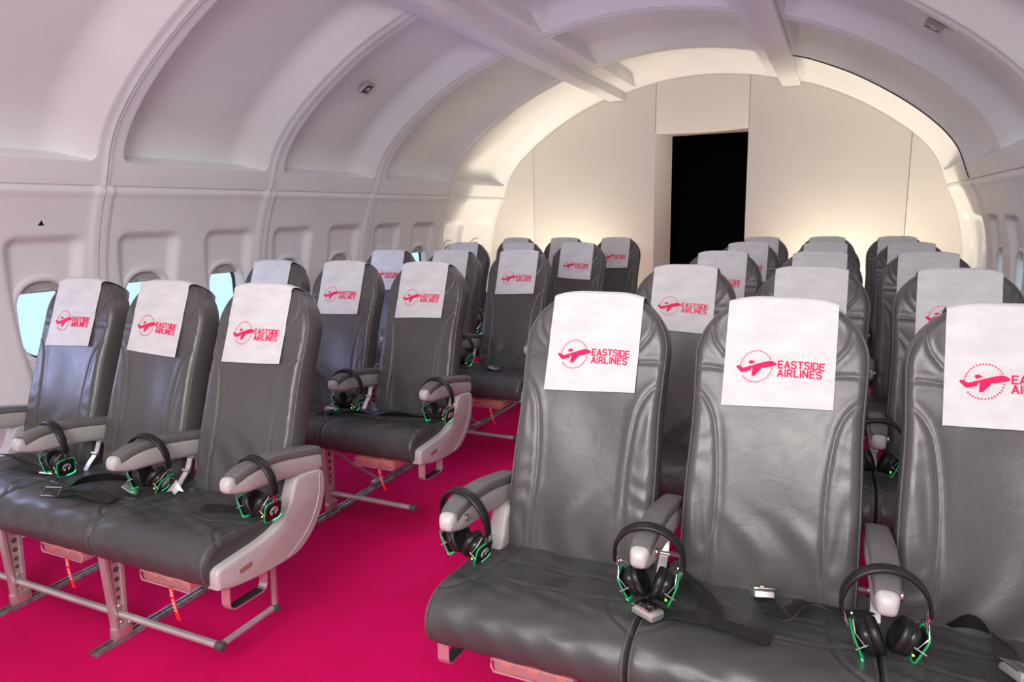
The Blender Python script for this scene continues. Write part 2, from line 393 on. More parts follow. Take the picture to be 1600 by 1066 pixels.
o = link('wall_sticker', fixn(mesh('wall_sticker', tri+trib, [(0, 1, 2), (5, 4, 3), (0, 3, 4, 1), (1, 4, 5, 2), (2, 5, 3, 0)], BLACK, False)))
tag(o, 'small black triangle marker stuck on the left wall above the nearest window', 'sticker')

# ---- seat tracks on the floor
SPC = .49
TRK = {'L': (-1.574-.531, -1.574-1.075), 'R': (-.835+.531, -.835+1.075)}
tn = 3
for sd in 'LR':
    for x in TRK[sd]:
        b = MB().prism([(x-.022, 0.0005), (x-.016, .012), (x-.006, .012), (x-.006, .005), (x+.006, .005), (x+.006, .012), (x+.016, .012), (x+.022, .0005)], 'y', 1.265, 6.45)
        tag(link('trim_%d' % tn, b.me('seat_track', TRACKM, False)), kind='structure'); tn += 1

# ================================================================== SEAT PARTS
BP = spline([(-.152, .420), (-.152, .47), (-.134, .56), (-.104, .66), (-.068, .77), (-.030, .88), (.006, .98), (.034, 1.06), (.062, 1.142)], 240)
BPa, BPL, BPT = arc_tab(BP); BTOT = BPL[-1]
ZOFS = 0
def seg_dist(px, pz, poly):
    d = np.full(px.shape, 9.)
    for (ax, az), (bx_, bz) in zip(poly[:-1], poly[1:]):
        vx, vz = bx_-ax, bz-az; t = np.clip(((px-ax)*vx+(pz-az)*vz)/(vx*vx+vz*vz+1e-12), 0, 1)
        d = np.minimum(d, np.hypot(px-ax-t*vx, pz-az-t*vz))
    return d
def sp2(pts, n=26): return [tuple(p) for p in spline(pts, n)]
SEAMB = [sp2([(.128, 1.125), (.155, 1.095), (.166, 1.06), (.158, 1.025), (.132, .990)]),
         sp2([(.212, .945), (.185, .957), (.155, .957), (.10, .953), (.0, .95)]),
         sp2([(.212, .905), (.182, .890), (.155, .855), (.140, .805), (.130, .72), (.127, .62), (.133, .50), (.138, .425)])]
def hwid(s): return .2115-.005*np.exp(-((s-.33)/.12)**2)       # half width, s measured from the top
CR = .165
def front_H(x, s, seed):
    """front half-thickness at x, distance s from top"""
    z = np.interp(BTOT-s, BPL, BPa[:, 1]); ax = abs(x)
    w = hwid(s)
    qx = ax-(w-CR); qs = CR-s
    dist = np.where((qx > 0) & (qs > 0), CR-np.hypot(qx, qs), np.minimum(w-ax, s))
    br = .02; bd = np.minimum(BTOT-s, w-ax); qb = (br-(BTOT-s)); 
    dist = np.maximum(np.minimum(dist, BTOT-s), 0)
    r = .024; q = np.clip(1-dist/r, 0, 1); f = np.sqrt(np.maximum(1-q*q, 0))
    H = .043*f
    lo = sm((.93-z)/.12)
    add = .0055*sm((ax-.10)/.08)*lo - .006*np.exp(-(x/.09)**2)*lo*(1-.5*sm((.62-z)/.1)) + .006*np.exp(-((z-1.03)/.07)**2)*np.exp(-(x/.16)**2)
    d = np.minimum.reduce([seg_dist(ax, z, s_) for s_ in SEAMB])
    add = add-.0030*np.exp(-(d/.0036)**2)+.0010*np.exp(-((d-.014)/.008)**2)
    # leather slack and folds
    sx = seed*1.7
    fold = .0042*np.sin(46*x+6*np.sin(9*z+sx)+sx)*sm((.66-z)/.14)*sm((.15-ax)/.05)
    fold += .0030*np.sin(20*x+sx+8*z)*sm((.9-z)/.2)*sm((.14-ax)/.04)
    fold += .0015*np.sin(75*z-58*ax+3.6*np.sin(17*z+30*ax+sx)+sx)*sm((ax-.135)/.02)*sm((.86-z)/.05)*(.4+.6*sm((.72-z)/.2))
    fold += .0009*np.sin(60*z+18*ax+sx*2)*sm((ax-.12)/.03)*sm((z-.93)/.03)
    return H+(add+fold)*np.clip(dist/.03, 0, 1), dist, z
def back_frame(s):
    t = BTOT-s
    return np.interp(t, BPL, BPa[:, 0]), np.interp(t, BPL, BPa[:, 1]), np.interp(t, BPL, BPT[:, 0]), np.interp(t, BPL, BPT[:, 1])
def back_point(x, s, off, seed=0):
    H, d, z = front_H(np.array([x]), np.array([s]), seed); y, zc, ty, tz = back_frame(s)
    return Vector((x, float(y-tz*(H[0]+off)), float(zc+ty*(H[0]+off))))
def z2s(z): return BTOT-np.interp(z, BPa[:, 1], BPL)
def make_backrest(seed):
    nu, ns = 112, 190
    uu = np.sin(np.linspace(-math.pi/2, math.pi/2, nu)); uu = .35*uu+.65*np.linspace(-1, 1, nu)
    # keep extra rows near top and bottom
    k = np.linspace(0, 1, ns); s_ = BTOT*(k-.06*np.sin(2*math.pi*k)/1.0*.9)
    U, S = np.meshgrid(uu, s_); w = hwid(S)
    q = np.clip(CR-S, 0, CR); wl = w-CR+np.sqrt(np.maximum(CR*CR-q*q, 0)); X = U*wl
    H, d, z = front_H(X, S, seed); y, zc, ty, tz = back_frame(S)
    Hb = .040*np.sqrt(np.maximum(1-np.clip(1-d/.024, 0, 1)**2, 0))*(1-.30*sm((.7-z)/.25))*1.38
    F = np.stack([X, y-tz*H, zc+ty*H], -1); B = np.stack([X, y+tz*Hb, zc-ty*Hb], -1)
    mb = MB().grid([[tuple(p) for p in r] for r in F]); n0 = len(mb.f); mb.grid([[tuple(p) for p in r][::-1] for r in B])
    me_ = fixn(mb.me('backrest', LEATHER, ang=70)); return me_
def make_back_piping():
    pts = []; s_top = []
    for s in np.linspace(BTOT-.01, CR, 50): pts.append((hwid(s)-.0065, s))
    for a in np.linspace(0, 90, 16)[1:]:
        a = math.radians(a); r = CR-.0065; pts.append((hwid(CR)-CR+r*math.cos(a), CR-r*math.sin(a)))
    half = [back_point(x, s, .0005) for x, s in pts]
    full = half+[Vector((-p.x, p.y, p.z)) for p in half[::-1]]
    return MB().tube(full, .0024, 8).me('piping', PIPING)
def make_stitches():
    mb = MB()
    for sg in (-1, 1):
        for poly, nn in zip(SEAMB, (30, 40, 110)):
            P = np.array(sp2(poly, 400)); L = np.concatenate([[0], np.cumsum(np.hypot(*(P[1:]-P[:-1]).T))])
            tot = L[-1]; n = int(tot/.0065)
            for off in (-.0055, .0055):
                for i in range(n):
                    a = (i+.15)/n*tot; b = (i+.80)/n*tot
                    A = np.array([np.interp(a, L, P[:, 0]), np.interp(a, L, P[:, 1])]); B = np.array([np.interp(b, L, P[:, 0]), np.interp(b, L, P[:, 1])])
                    t = (B-A)/np.hypot(*(B-A)); nn_ = np.array([-t[1], t[0]])
                    A = A+nn_*off; B = B+nn_*off
                    if min(A[0], B[0]) < .13 and A[1] > .94: continue
                    if max(A[0], B[0]) > .205: continue
                    p = [back_point(sg*q[0], float(z2s(q[1])), .0005) for q in (A-nn_*.0007, A+nn_*.0007, B+nn_*.0007, B-nn_*.0007)]
                    p2 = [v+Vector((0, -.0008, 0)) for v in p]
                    mb.add(p+p2, [(4, 5, 6, 7), (0, 1, 5, 4), (1, 2, 6, 5), (2, 3, 7, 6), (3, 0, 4, 7)])
    return mb.me('stitching', STITCH, False)
BACKS = [make_backrest(s) for s in (0.3, 1.9, 3.4)]
PIPE = make_back_piping(); STITCHES = make_stitches()
# hard shell on the back of the backrest
def make_shell():
    G = []
    for s in np.linspace(.10, BTOT-.0, 26):
        row = []; w = float(hwid(s))-.010; q = max(CR-s, 0); w = w-CR+math.sqrt(max(CR*CR-q*q, 0))
        y, zc, ty, tz = [float(v) for v in back_frame(s)]
        for k in range(25):
            a = -1+2*k/24; x = w*a; o_ = .070-.040*max(0, abs(a)-.7)/.3 if abs(a) > .7 else .070
            row.append((x, y+tz*o_, zc-ty*o_))
        G.append(row)
    return MB().grid(G).me('shell', PLASTIC)
SHELL = make_shell()
# cushion
def cush_path():
    P = [(-.100, .440), (-.17, .447), (-.28, .452), (-.38, .460), (-.455, .467), (-.500, .466), (-.535, .456), (-.560, .434), (-.572, .402), (-.568, .368), (-.550, .343), (-.515, .334), (-.45, .334), (-.30, .338), (-.12, .345)]
    return spline(P, 210)
CPp = np.array(cush_path())
SEAMC = [sp2([(.150, -.10), (.150, -.22), (.152, -.34), (.165, -.42), (.195, -.475), (.240, -.510)]), sp2([(.0, -.285), (.08, -.288), (.150, -.295)]), sp2([(.0, -.405), (.09, -.405), (.158, -.392)]), sp2([(.158, -.392), (.20, -.385), (.242, -.380)])]
def make_cushion(seed):
    P = CPp; T = np.gradient(P, axis=0); T /= np.hypot(T[:, 0], T[:, 1])[:, None]
    N = np.stack([T[:, 1], -T[:, 0]], -1)     # outward
    if N[5, 1] < 0: N = -N
    nu = 92; uu = np.sin(np.linspace(-math.pi/2, math.pi/2, nu))*.35+.65*np.linspace(-1, 1, nu); W_ = .2450
    X = uu*W_; G = []
    cy, cz = P[:, 0].mean(), P[:, 1].mean()
    for i, (y, z) in enumerate(P):
        xa = np.abs(X); dd = W_-xa; q = np.clip(1-dd/.020, 0, 1); ins = .020*(1-np.sqrt(np.maximum(1-q*q, 0)))
        top = float(sm((N[i, 1]-.5)/.4))
        dsp = -.009*np.exp(-(X/.13)**2)*math.exp(-((y+.28)/.12)**2)*top
        d = np.minimum.reduce([seg_dist(xa, np.full_like(xa, y), s_) for s_ in SEAMC])
        dsp = dsp-.0032*np.exp(-(d/.0042)**2)*top+.0018*np.exp(-((d-.013)/.008)**2)*top
        a = seed*2.1
        dsp = dsp+.0016*np.sin(34*X+22*y+3*np.sin(30*y+a)+a)*top*sm((-.14-y)/.1)+.0012*np.sin(58*X-30*y+a)*top
        dsp = dsp+.0010*np.sin(70*X+a+60*z)*(1-top)*sm((-.40-y)/.1)
        e = dsp-ins
        yy = y+N[i, 0]*e; zz_ = z+N[i, 1]*e
        G.append([(X[j], yy[j], zz_[j]) for j in range(nu)])
    mb = MB().grid(G)
    m = nu; n = len(P)
    # sides and back closed with fans
    for j, sg in ((0, -1), (nu-1, 1)):
        c = len(mb.v); ring = [i*m+j for i in range(n)]
        mb.v.append((sg*W_, -.34, .40)); mb.v.append((sg*W_, -.34, .40))
        mb.f += [(ring[i], ring[i+1], c) for i in range(n-1)]+[(ring[-1], ring[0], c)]
    mb.f.append(tuple(range(m))[::1]+tuple((n-1)*m+k for k in range(m))[::-1])
    return fixn(mb.me('cushion', LEATHER_SEAT, ang=60))
CUSH = [make_cushion(.4), make_cushion(2.2)]
def cush_z(y):
    i = np.argsort(CPp[:90, 0]); return float(np.interp(y, CPp[:90, 0][i], CPp[:90, 1][i]))
def make_cush_piping():
    mb = MB()
    for sg in (1,):
        pts = [Vector((sg*.2365, y, z)) for y, z in CPp[4:150:3]]
        N = []
        P2 = []
        for i, p in enumerate(pts):
            a = pts[max(i-1, 0)]; b = pts[min(i+1, len(pts)-1)]; t = (b-a).normalized(); n = Vector((0, t.z, -t.y)); 
            if n.z < 0 and p.z > .44: n = -n
            P2.append(p+Vector((0, 0, 0))-Vector((0, 0, .0035)) if p.z > .44 else p+Vector((0, .0035, .002)))
        mb.tube(P2, .0022, 6)
    return mb.me('piping', PIPING)
CPIPE = make_cush_piping()
# headrest cover
CVW = .1310
def cover_front(x, drop):
    """drop: distance below the crest measured along the cloth"""
    return None
def crest_s(x):
    ax = abs(x); w = .2115; 
    return 0 if ax < w-CR else CR-math.sqrt(max(CR*CR-(ax-(w-CR))**2, 0))
def cover_pts(x, side, z):
    pass
def make_cover(seed, w=CVW, hang=.266):
    rnd = random.Random(seed); G = []
    # cross-section: from back hem over the crest and down the front
    nx = 36; tilt = rnd.uniform(-.008, .008)
    for j in range(nx+1):
        x = -w+2*w*j/nx; s0 = crest_s(x)*.60            # the cloth bridges the rounded shoulders
        col = []
        y, zc, ty, tz = [float(v) for v in back_frame(s0)]
        H = .046
        for k in range(9):                               # back
            s = s0+.13-.13*k/8+.022; yb, zb, tyb, tzb = [float(v) for v in back_frame(s)]
            col.append((x, yb+tzb*.082, zb-tyb*.082+.002))
        for k in range(13):                              # over the crest
            a = math.pi*(k/12)
            ys, zs, _, _ = [float(v) for v in back_frame(s0+.026)]
            rr = .030; e = .064-.0165*math.cos(a) if False else .0645+.0170*math.cos(a)
            col.append((x, ys+e*math.cos(a)*tz, zs+rr*math.sin(a)-ty*e*math.cos(a)+.001))
        hem = hang+tilt*x/w+.002*math.sin(9*x+seed)
        for k in range(1, 31):
            s = s0+.026+(hem-.004-s0)*k/30; yb, zb, tyb, tzb = [float(v) for v in back_frame(s)]
            Hf = max((front_H(np.array([x]), np.array([max(s, .045)]), sd__)[0] for sd__ in (.3, 1.9, 3.4)), key=lambda q: q[0])
            o_ = max(.0475, float(Hf[0])+.0022); o_ = .0475+.55*(o_-.0475)+.003*(k/30)**2
            o_ = max(o_, float(Hf[0])+.0030)
            o_ += .0014*math.sin(26*x+seed*2)*k/30+.0022*(abs(x)/w)**4*(k/30)
            col.append((x, yb-tzb*o_, zb+tyb*o_))
        G.append(col)
    G = np.array(G); return G
def cover_mesh(seed):
    G = make_cover(seed); n, m, _ = G.shape
    # thicken
    mb = MB().grid([[tuple(p) for p in r] for r in G]); me_ = mb.me('headrest_cover', COVER, ang=60)
    bm = bmesh.new(); bm.from_mesh(me_); bmesh.ops.recalc_face_normals(bm, faces=bm.faces)
    bm.normal_update()
    c = sum((f.normal.z for f in bm.faces if f.calc_center_median().z > 1.15), 0)
    if c < 0: bmesh.ops.reverse_faces(bm, faces=bm.faces)
    bmesh.ops.solidify(bm, geom=bm.faces[:], thickness=.0010)
    bm.to_mesh(me_); bm.free(); me_.polygons.foreach_set('use_smooth', [True]*len(me_.polygons)); me_.set_sharp_from_angle(angle=math.radians(50))
    return me_, G
LET = {'E': (.58, [[(.58, 0), (0, 0), (0, 1), (.58, 1)], [(0, .52), (.50, .52)]]), 'A': (.68, [[(0, 0), (.34, 1), (.68, 0)], [(.11, .29), (.57, .29)]]),
 'S': (.6, [[(0, .14), (.13, 0), (.46, 0), (.6, .14), (.6, .37), (.46, .49), (.14, .54), (0, .66), (0, .86), (.14, 1), (.45, 1), (.58, .88)]]),
 'T': (.64, [[(0, 1), (.64, 1)], [(.32, 1), (.32, 0)]]), 'I': (0, [[(0, 0), (0, 1)]]), 'D': (.58, [[(0, 0), (0, 1), (.36, 1), (.58, .82), (.58, .18), (.36, 0), (0, 0)]]),
 'R': (.6, [[(0, 0), (0, 1), (.42, 1), (.58, .87), (.58, .60), (.42, .47), (0, .47)], [(.30, .47), (.6, 0)]]), 'L': (.54, [[(0, 1), (0, 0), (.54, 0)]]), 'N': (.62, [[(0, 0), (0, 1), (.62, 0), (.62, 1)]]),
 'F': (.55, [[(0, 0), (0, 1), (.55, 1)], [(0, .5), (.45, .5)]]), 'V': (.66, [[(0, 1), (.33, 0), (.66, 1)]])}
def text_polys(txt, x, y, h, th=.20, gap=.30):
    out = []
    for ch in txt:
        if ch == ' ': x += .6*h; continue
        w, st = LET[ch]
        for pl in st:
            for (a, b) in zip(pl[:-1], pl[1:]):
                A = np.array(a)*h; B = np.array(b)*h; t = (B-A)/np.hypot(*(B-A)); n = np.array([-t[1], t[0]])*th*h/2; e = t*th*h*.42
                out.append([(x+p[0], y+p[1]) for p in (A-e-n, B+e-n, B+e+n, A-e+n)])
        x += (w+gap)*h
    return out
def logo_polys():
    """2-D logo in metres, x right, z down from hem-top origin; traced zoom units *k"""
    k = .2620/1555; f = lambda x, y: ((x-812)*k, -(y-.035*(x-500)+458)*k)
    P = []
    fus = [(210, 465), (222, 448), (255, 446), (272, 460), (312, 490), (440, 458), (560, 420), (680, 390), (732, 396), (765, 416), (790, 440), (788, 452), (768, 464), (690, 482), (604, 500)]
    wing = [(588, 492), (500, 602), (486, 618), (450, 618), (442, 606), (447, 505), (452, 490)]
    rest = [(430, 540), (310, 558), (282, 548)]
    P.append([f(*p) for p in fus+[(588, 492), (445, 492), (430, 500), (416, 536), (310, 558), (282, 548)]])
    P.append([f(*p) for p in [(460, 482), (604, 470), (500, 602), (486, 618), (450, 618), (442, 606), (446, 505)]])
    P.append([f(*p) for p in [(384, 402), (400, 384), (440, 382), (486, 414), (405, 438)]])
    for i in range(38):
        a = 2*math.pi*i/38; x, y = 497+228*math.cos(a), 475-236*math.sin(a); d = math.degrees(a)
        if 8 < d < 22 or 172 < d < 210 or d < 8 or d > 352: continue
        c = []
        for j in range(6):
            b = 2*math.pi*j/6; c.append(f(x+11.5*math.cos(b), y+11.5*math.sin(b)))
        P.append(c)
    h = 100*k
    x0, y0 = f(812, 494); P += text_polys('EASTSIDE', x0, y0, h, gap=.285)
    x0, y0 = f(812, 622); P += text_polys('AIRLINES', x0, y0, h, gap=.33)
    return P
def logo_mesh(G):
    """lay the print on the front of the cover"""
    m0 = 9+12; fr_ = G[:, m0-1:, :]; n, m, _ = fr_.shape
    L = np.concatenate([[0], np.cumsum(np.hypot(fr_[n//2, 1:, 1]-fr_[n//2, :-1, 1], fr_[n//2, 1:, 2]-fr_[n//2, :-1, 2]))])
    def mp(x, z, off):
        d = -z+.010; j = (x+CVW)/(2*CVW)*(n-1); j = min(max(j, 0), n-1.001); a = int(j); u = j-a
        k = float(np.interp(d, L, np.arange(m))); k = min(k, m-1.001); b = int(k); v = k-b
        p = (1-u)*(1-v)*fr_[a, b]+u*(1-v)*fr_[a+1, b]+(1-u)*v*fr_[a, b+1]+u*v*fr_[a+1, b+1]
        return (x, p[1]-off, p[2]+.15*off)
    mb = MB()
    for P in logo_polys():
        # subdivide long edges so the print follows the cloth
        Q = []
        for a, b in zip(P, P[1:]+P[:1]):
            s_ = max(1, int(math.hypot(b[0]-a[0], b[1]-a[1])/.012))
            for i in range(s_): Q.append((a[0]+(b[0]-a[0])*i/s_, a[1]+(b[1]-a[1])*i/s_))
        top = [mp(x, z, .0017) for x, z in Q]; bot = [mp(x, z, .0006) for x, z in Q]; nq = len(Q)
        mb.add(top+bot, [tuple(range(nq))]+[(i, (i+1) % nq, nq+(i+1) % nq, nq+i) for i in range(nq)])
    me_ = mb.me('logo', PINK, False)
    bm = bmesh.new(); bm.from_mesh(me_); big = [f for f in bm.faces if len(f.verts) > 4]; bmesh.ops.triangulate(bm, faces=big)
    for f in bm.faces:
        if abs(f.normal.y) > .6 and f.normal.y > 0: f.normal_flip()
    bm.to_mesh(me_); bm.free(); return me_
COVERS = []
for sd_ in (1, 2, 3, 4):
    me_, G_ = cover_mesh(sd_); COVERS.append((me_, logo_mesh(G_)))

# armrest
ST = [(-.473, .609, .619, .006), (-.469, .600, .628, .0135), (-.459, .592, .638, .0190), (-.440, .585, .646, .0225), (-.415, .578, .653, .0250), (-.39, .573, .657, .0265), (-.33, .568, .659, .0265), (-.25, .560, .652, .0265), (-.16, .546, .636, .0265), (-.085, .533, .620, .0265), (-.072, .536, .612, .024)]
def arm_loft(st, n=28, p=3.2):
    G = []
    for y, z0, z1, w in st:
        zc, hz = (z0+z1)/2, (z1-z0)/2; row = []
        for k in range(n):
            a = 2*math.pi*k/n; c, s = math.cos(a), math.sin(a)
            row.append((w*math.copysign(abs(c)**(2/p), c), y, zc+hz*math.copysign(abs(s)**(2/p), s)))
        G.append(row)
    mb = MB().grid(G, True); N = len(G); mb.f += [tuple(range(n))[::-1], tuple((N-1)*n+k for k in range(n))]
    return mb
def dens(st, n=26):
    return [tuple(p) for p in spline(st, n)]
SD = dens(ST, 30)
BODY = fixn(arm_loft([(y, z0, z1-.020 if y > -.44 else z1-.006, w) for y, z0, z1, w in SD]).me('armrest', PLASTIC, ang=50))
PADM = fixn(arm_loft([(y, z1-.030-.006*sm((-.38-y)/.06), z1+.001, w+.0012) for y, z0, z1, w in SD if y > -.448], p=4).me('pad', PAD, ang=50))
CAPM = fixn(arm_loft([(y-.0015, (z0+.012 if y > -.46 else z0), z1+.0015-.30*max(0, y+.462), w+.001) for y, z0, z1, w in SD if y < -.446]).me('end_cap', CAP, ang=50))
BTN = fixn(MB().lathe([(.0005, .0), (.010, 0), (.010, .004), (.0085, .0055), (.0005, .0050)], 'x', (0, 0, 0), 20).me('recline_button', CHROME))
# aisle shroud (end bay)
def rnd_poly(pts, n=90): 
    P = spline(list(pts)+[pts[0]], n); return [tuple(p) for p in P[:-1]]
BAYP = [(-.545, .336), (-.548, .372), (-.535, .396), (-.47, .403), (-.38, .410), (-.315, .422), (-.268, .446), (-.236, .482), (-.214, .530), (-.19, .552), (-.12, .548), (-.078, .535), (-.068, .505), (-.074, .455), (-.098, .396), (-.150, .338), (-.215, .303), (-.30, .298), (-.40, .304), (-.49, .318)]
bay = MB().prism(rnd_poly(BAYP, 110), 'x', -.026, .026, .010, 3)
BAY = bay.me('side_shroud', SHROUD, ang=40)
# raised inner ridge on the shroud's outer face
def offset_curve(a, b, n=40): return [Vector((0, *p)) for p in spline(a, n)]
RIDGE = MB().tube([Vector((0, p[0], p[1])) for p in spline([(-.095, .53), (-.103, .47), (-.13, .41), (-.175, .36), (-.235, .325), (-.27, .31)], 40)], .0022, 6).me('shroud_seam', PLASTIC)
PLC = MB().box(-.001, .001, -.024, .024, -.0075, .0075).me('placard', PLACARD, False)
LOOP = MB().tube([Vector((0, y, z)) for y, z in ((-.497, .325), (-.500, .262), (-.494, .250), (-.484, .244), (-.37, .240), (-.358, .246), (-.352, .258), (-.350, .315))], 1, sec=[(.002, -.016), (.002, .016), (-.002, .016), (-.002, -.016)]).me('footwell_loop', STEEL, False)
LOOPPAD = MB().box(-.0155, .0155, -.482, -.372, .2445, .2475).me('loop_pad', RUBBER, False)

def bar_mesh(x0, x1, aisle_tube, sg):
    mb = MB().tube([(x0, -.478, .098), (x1, -.478, .098)], .0115, 16)
    return mb
def make_leg():
    mb = MB()
    # web plate tapering to the foot, front flange
    mb.prism([(-.500, .338), (-.438, .338), (-.456, .022), (-.488, .022)], 'x', -.003, .003, .001)
    mb.prism([(-.512, .338), (-.498, .338), (-.486, .018), (-.498, .018)], 'x', -.015, .015, .002)
    mb.prism([(-.450, .338), (-.436, .338), (-.452, .022), (-.462, .022)], 'x', -.008, .008, .001)
    return mb.me('leg', METAL, False)
LEGM = make_leg()
def leg_holes():
    mb = MB()
    for z, y, r in ((.285, -.466, .011), (.250, -.467, .010), (.215, -.468, .009), (.180, -.469, .008), (.150, -.470, .007)):
        mb.lathe([(.0003, -.0036), (r, -.0036), (r, .0036), (.0003, .0036)], 'x', (0, y, z), 16)
    return fixn(mb.me('leg_holes', DKPLAST, ang=30))
def leg_bolts():
    mb = MB()
    for z in (.118, .06):
        mb.lathe([(.0003, -.007), (.008, -.007), (.010, -.004), (.010, .004), (.008, .007), (.0003, .007)], 'x', (0, -.470, z), 12)
    mb.box(-.014, .014, -.505, -.440, .012, .052, .003)
    return fixn(mb.me('leg_fitting', STEEL, ang=30))
LHOLE, LBOLT = leg_holes(), leg_bolts()
STRUT = MB().tube([(0, -.44, .30), (0, -.30, .18), (0, -.10, .03)], [.010, .009, .009], 10).box(-.014, .014, -.14, -.06, .012, .03, .004).me('rear_leg', METAL)
# bracket between backrests
BRK = MB().tube([Vector((0, y, z)) for y, z in [tuple(p) for p in spline([(-.235, .445), (-.215, .47), (-.185, .50), (-.168, .54), (-.155, .60)], 14)]], 1, sec=[(.0025, -.011), (.0025, .011), (-.0025, .011), (-.0025, -.011)]).tube([(-.020, -.165, .545), (.020, -.165, .545)], .008, 12).tube([(-.016, -.19, .50), (.016, -.19, .50)], .006, 12).me('backrest_bracket', STEEL)
# life vest pouch, tag
def pouch():
    mb = MB(); P = [(-.10, -.50), (.10, -.50), (.10, -.30), (-.10, -.30)]
    mb.box(-.105, .105, -.520, -.30, .268, .322, .012); return mb.me('life_vest_pouch', CLEAR, ang=30)
POUCH = pouch()
PRIM = MB().tube([Vector(p) for p in [(-.100, -.522, .272), (-.106, -.523, .285), (-.106, -.522, .305), (.106, -.522, .305), (.106, -.523, .285), (.100, -.522, .272)]], .003, 8, closed=True).me('pouch_rim', CLEAR)
vb = MB()
for i in range(5): vb.box(-.09+.036*i, -.06+.036*i, -.505+.01*(i % 2), -.32, .277, .314-.004*(i % 3), .006)
VESTM = vb.me('life_vest', VEST)
def tag_mesh():
    pts = [Vector(p) for p in [(.03, -.505, .292), (.035, -.525, .262), (.045, -.535, .225), (.060, -.540, .190)]]
    return MB().tube([Vector(tuple(p)) for p in spline([tuple(v) for v in pts], 12)], 1, sec=[(.009, .0006), (.009, -.0006), (-.009, -.0006), (-.009, .0006)]).me('pull_tag', TAG, False)
TAGM = MB().add(*(lambda W_: ([(x+dx, y-.0006*s, z) for s in (0, 1) for (x, y, z) in W_ for dx in (-.0095, .0095)], None))([(.030, -.506, .292), (.034, -.522, .262), (.043, -.532, .225), (.056, -.538, .188)])) if False else None
def strip(path, hw, thick, m, name):
    """flat ribbon: path [(p, widthdir)]"""
    V = []; Fc = []; n = len(path)
    for i, (p, wd) in enumerate(path):
        p = Vector(p); wd = Vector(wd).normalized(); t = (Vector(path[min(i+1, n-1)][0])-Vector(path[max(i-1, 0)][0])).normalized()
        nn = t.cross(wd).normalized()
        V += [p-wd*hw-nn*thick/2, p+wd*hw-nn*thick/2, p+wd*hw+nn*thick/2, p-wd*hw+nn*thick/2]
    for i in range(n-1):
        for k in range(4): Fc.append((i*4+k, i*4+(k+1) % 4, (i+1)*4+(k+1) % 4, (i+1)*4+k))
    Fc += [(3, 2, 1, 0), tuple((n-1)*4+k for k in range(4))]
    return fixn(mesh(name, V, Fc, m, True, 40))
TPATH = [(tuple(p), (1, 0, 0)) for p in spline([(.030, -.526, .275), (.036, -.530, .250), (.048, -.533, .215), (.064, -.536, .180)], 12)]
TAGM = strip(TPATH, .0085, .0012, TAG, 'pull_tag')
def tag_text():
    mb = MB(); 
    for P in text_polys('LIFE VEST', 0, 0, .0085, th=.17, gap=.3):
        top = []
        for x, y in P:
            u = x/.075*.90+.06; q = u*11; i = int(min(q, 10)); v = q-i; p = Vector(TPATH[i][0]).lerp(Vector(TPATH[i+1][0]), v)
            top.append((p.x+(y-.00425), p.y-.0016, p.z))
        bot = [(a, b+.0007, c) for a, b, c in top]; mb.add(top+bot, [(0, 1, 2, 3), (0, 4, 5, 1), (1, 5, 6, 2), (2, 6, 7, 3), (3, 7, 4, 0)])
    return fixn(mb.me('lettering', WHITEPR, False))
TAGT = tag_text()
ELBOW = MB().lathe([(.0005, -.016), (.009, -.0155), (.0145, -.011), (.0155, 0), (.0145, .011), (.009, .0155), (.0005, .016)], 'x', (0, 0, 0), 16).me('bar_connector', DKPLAST)

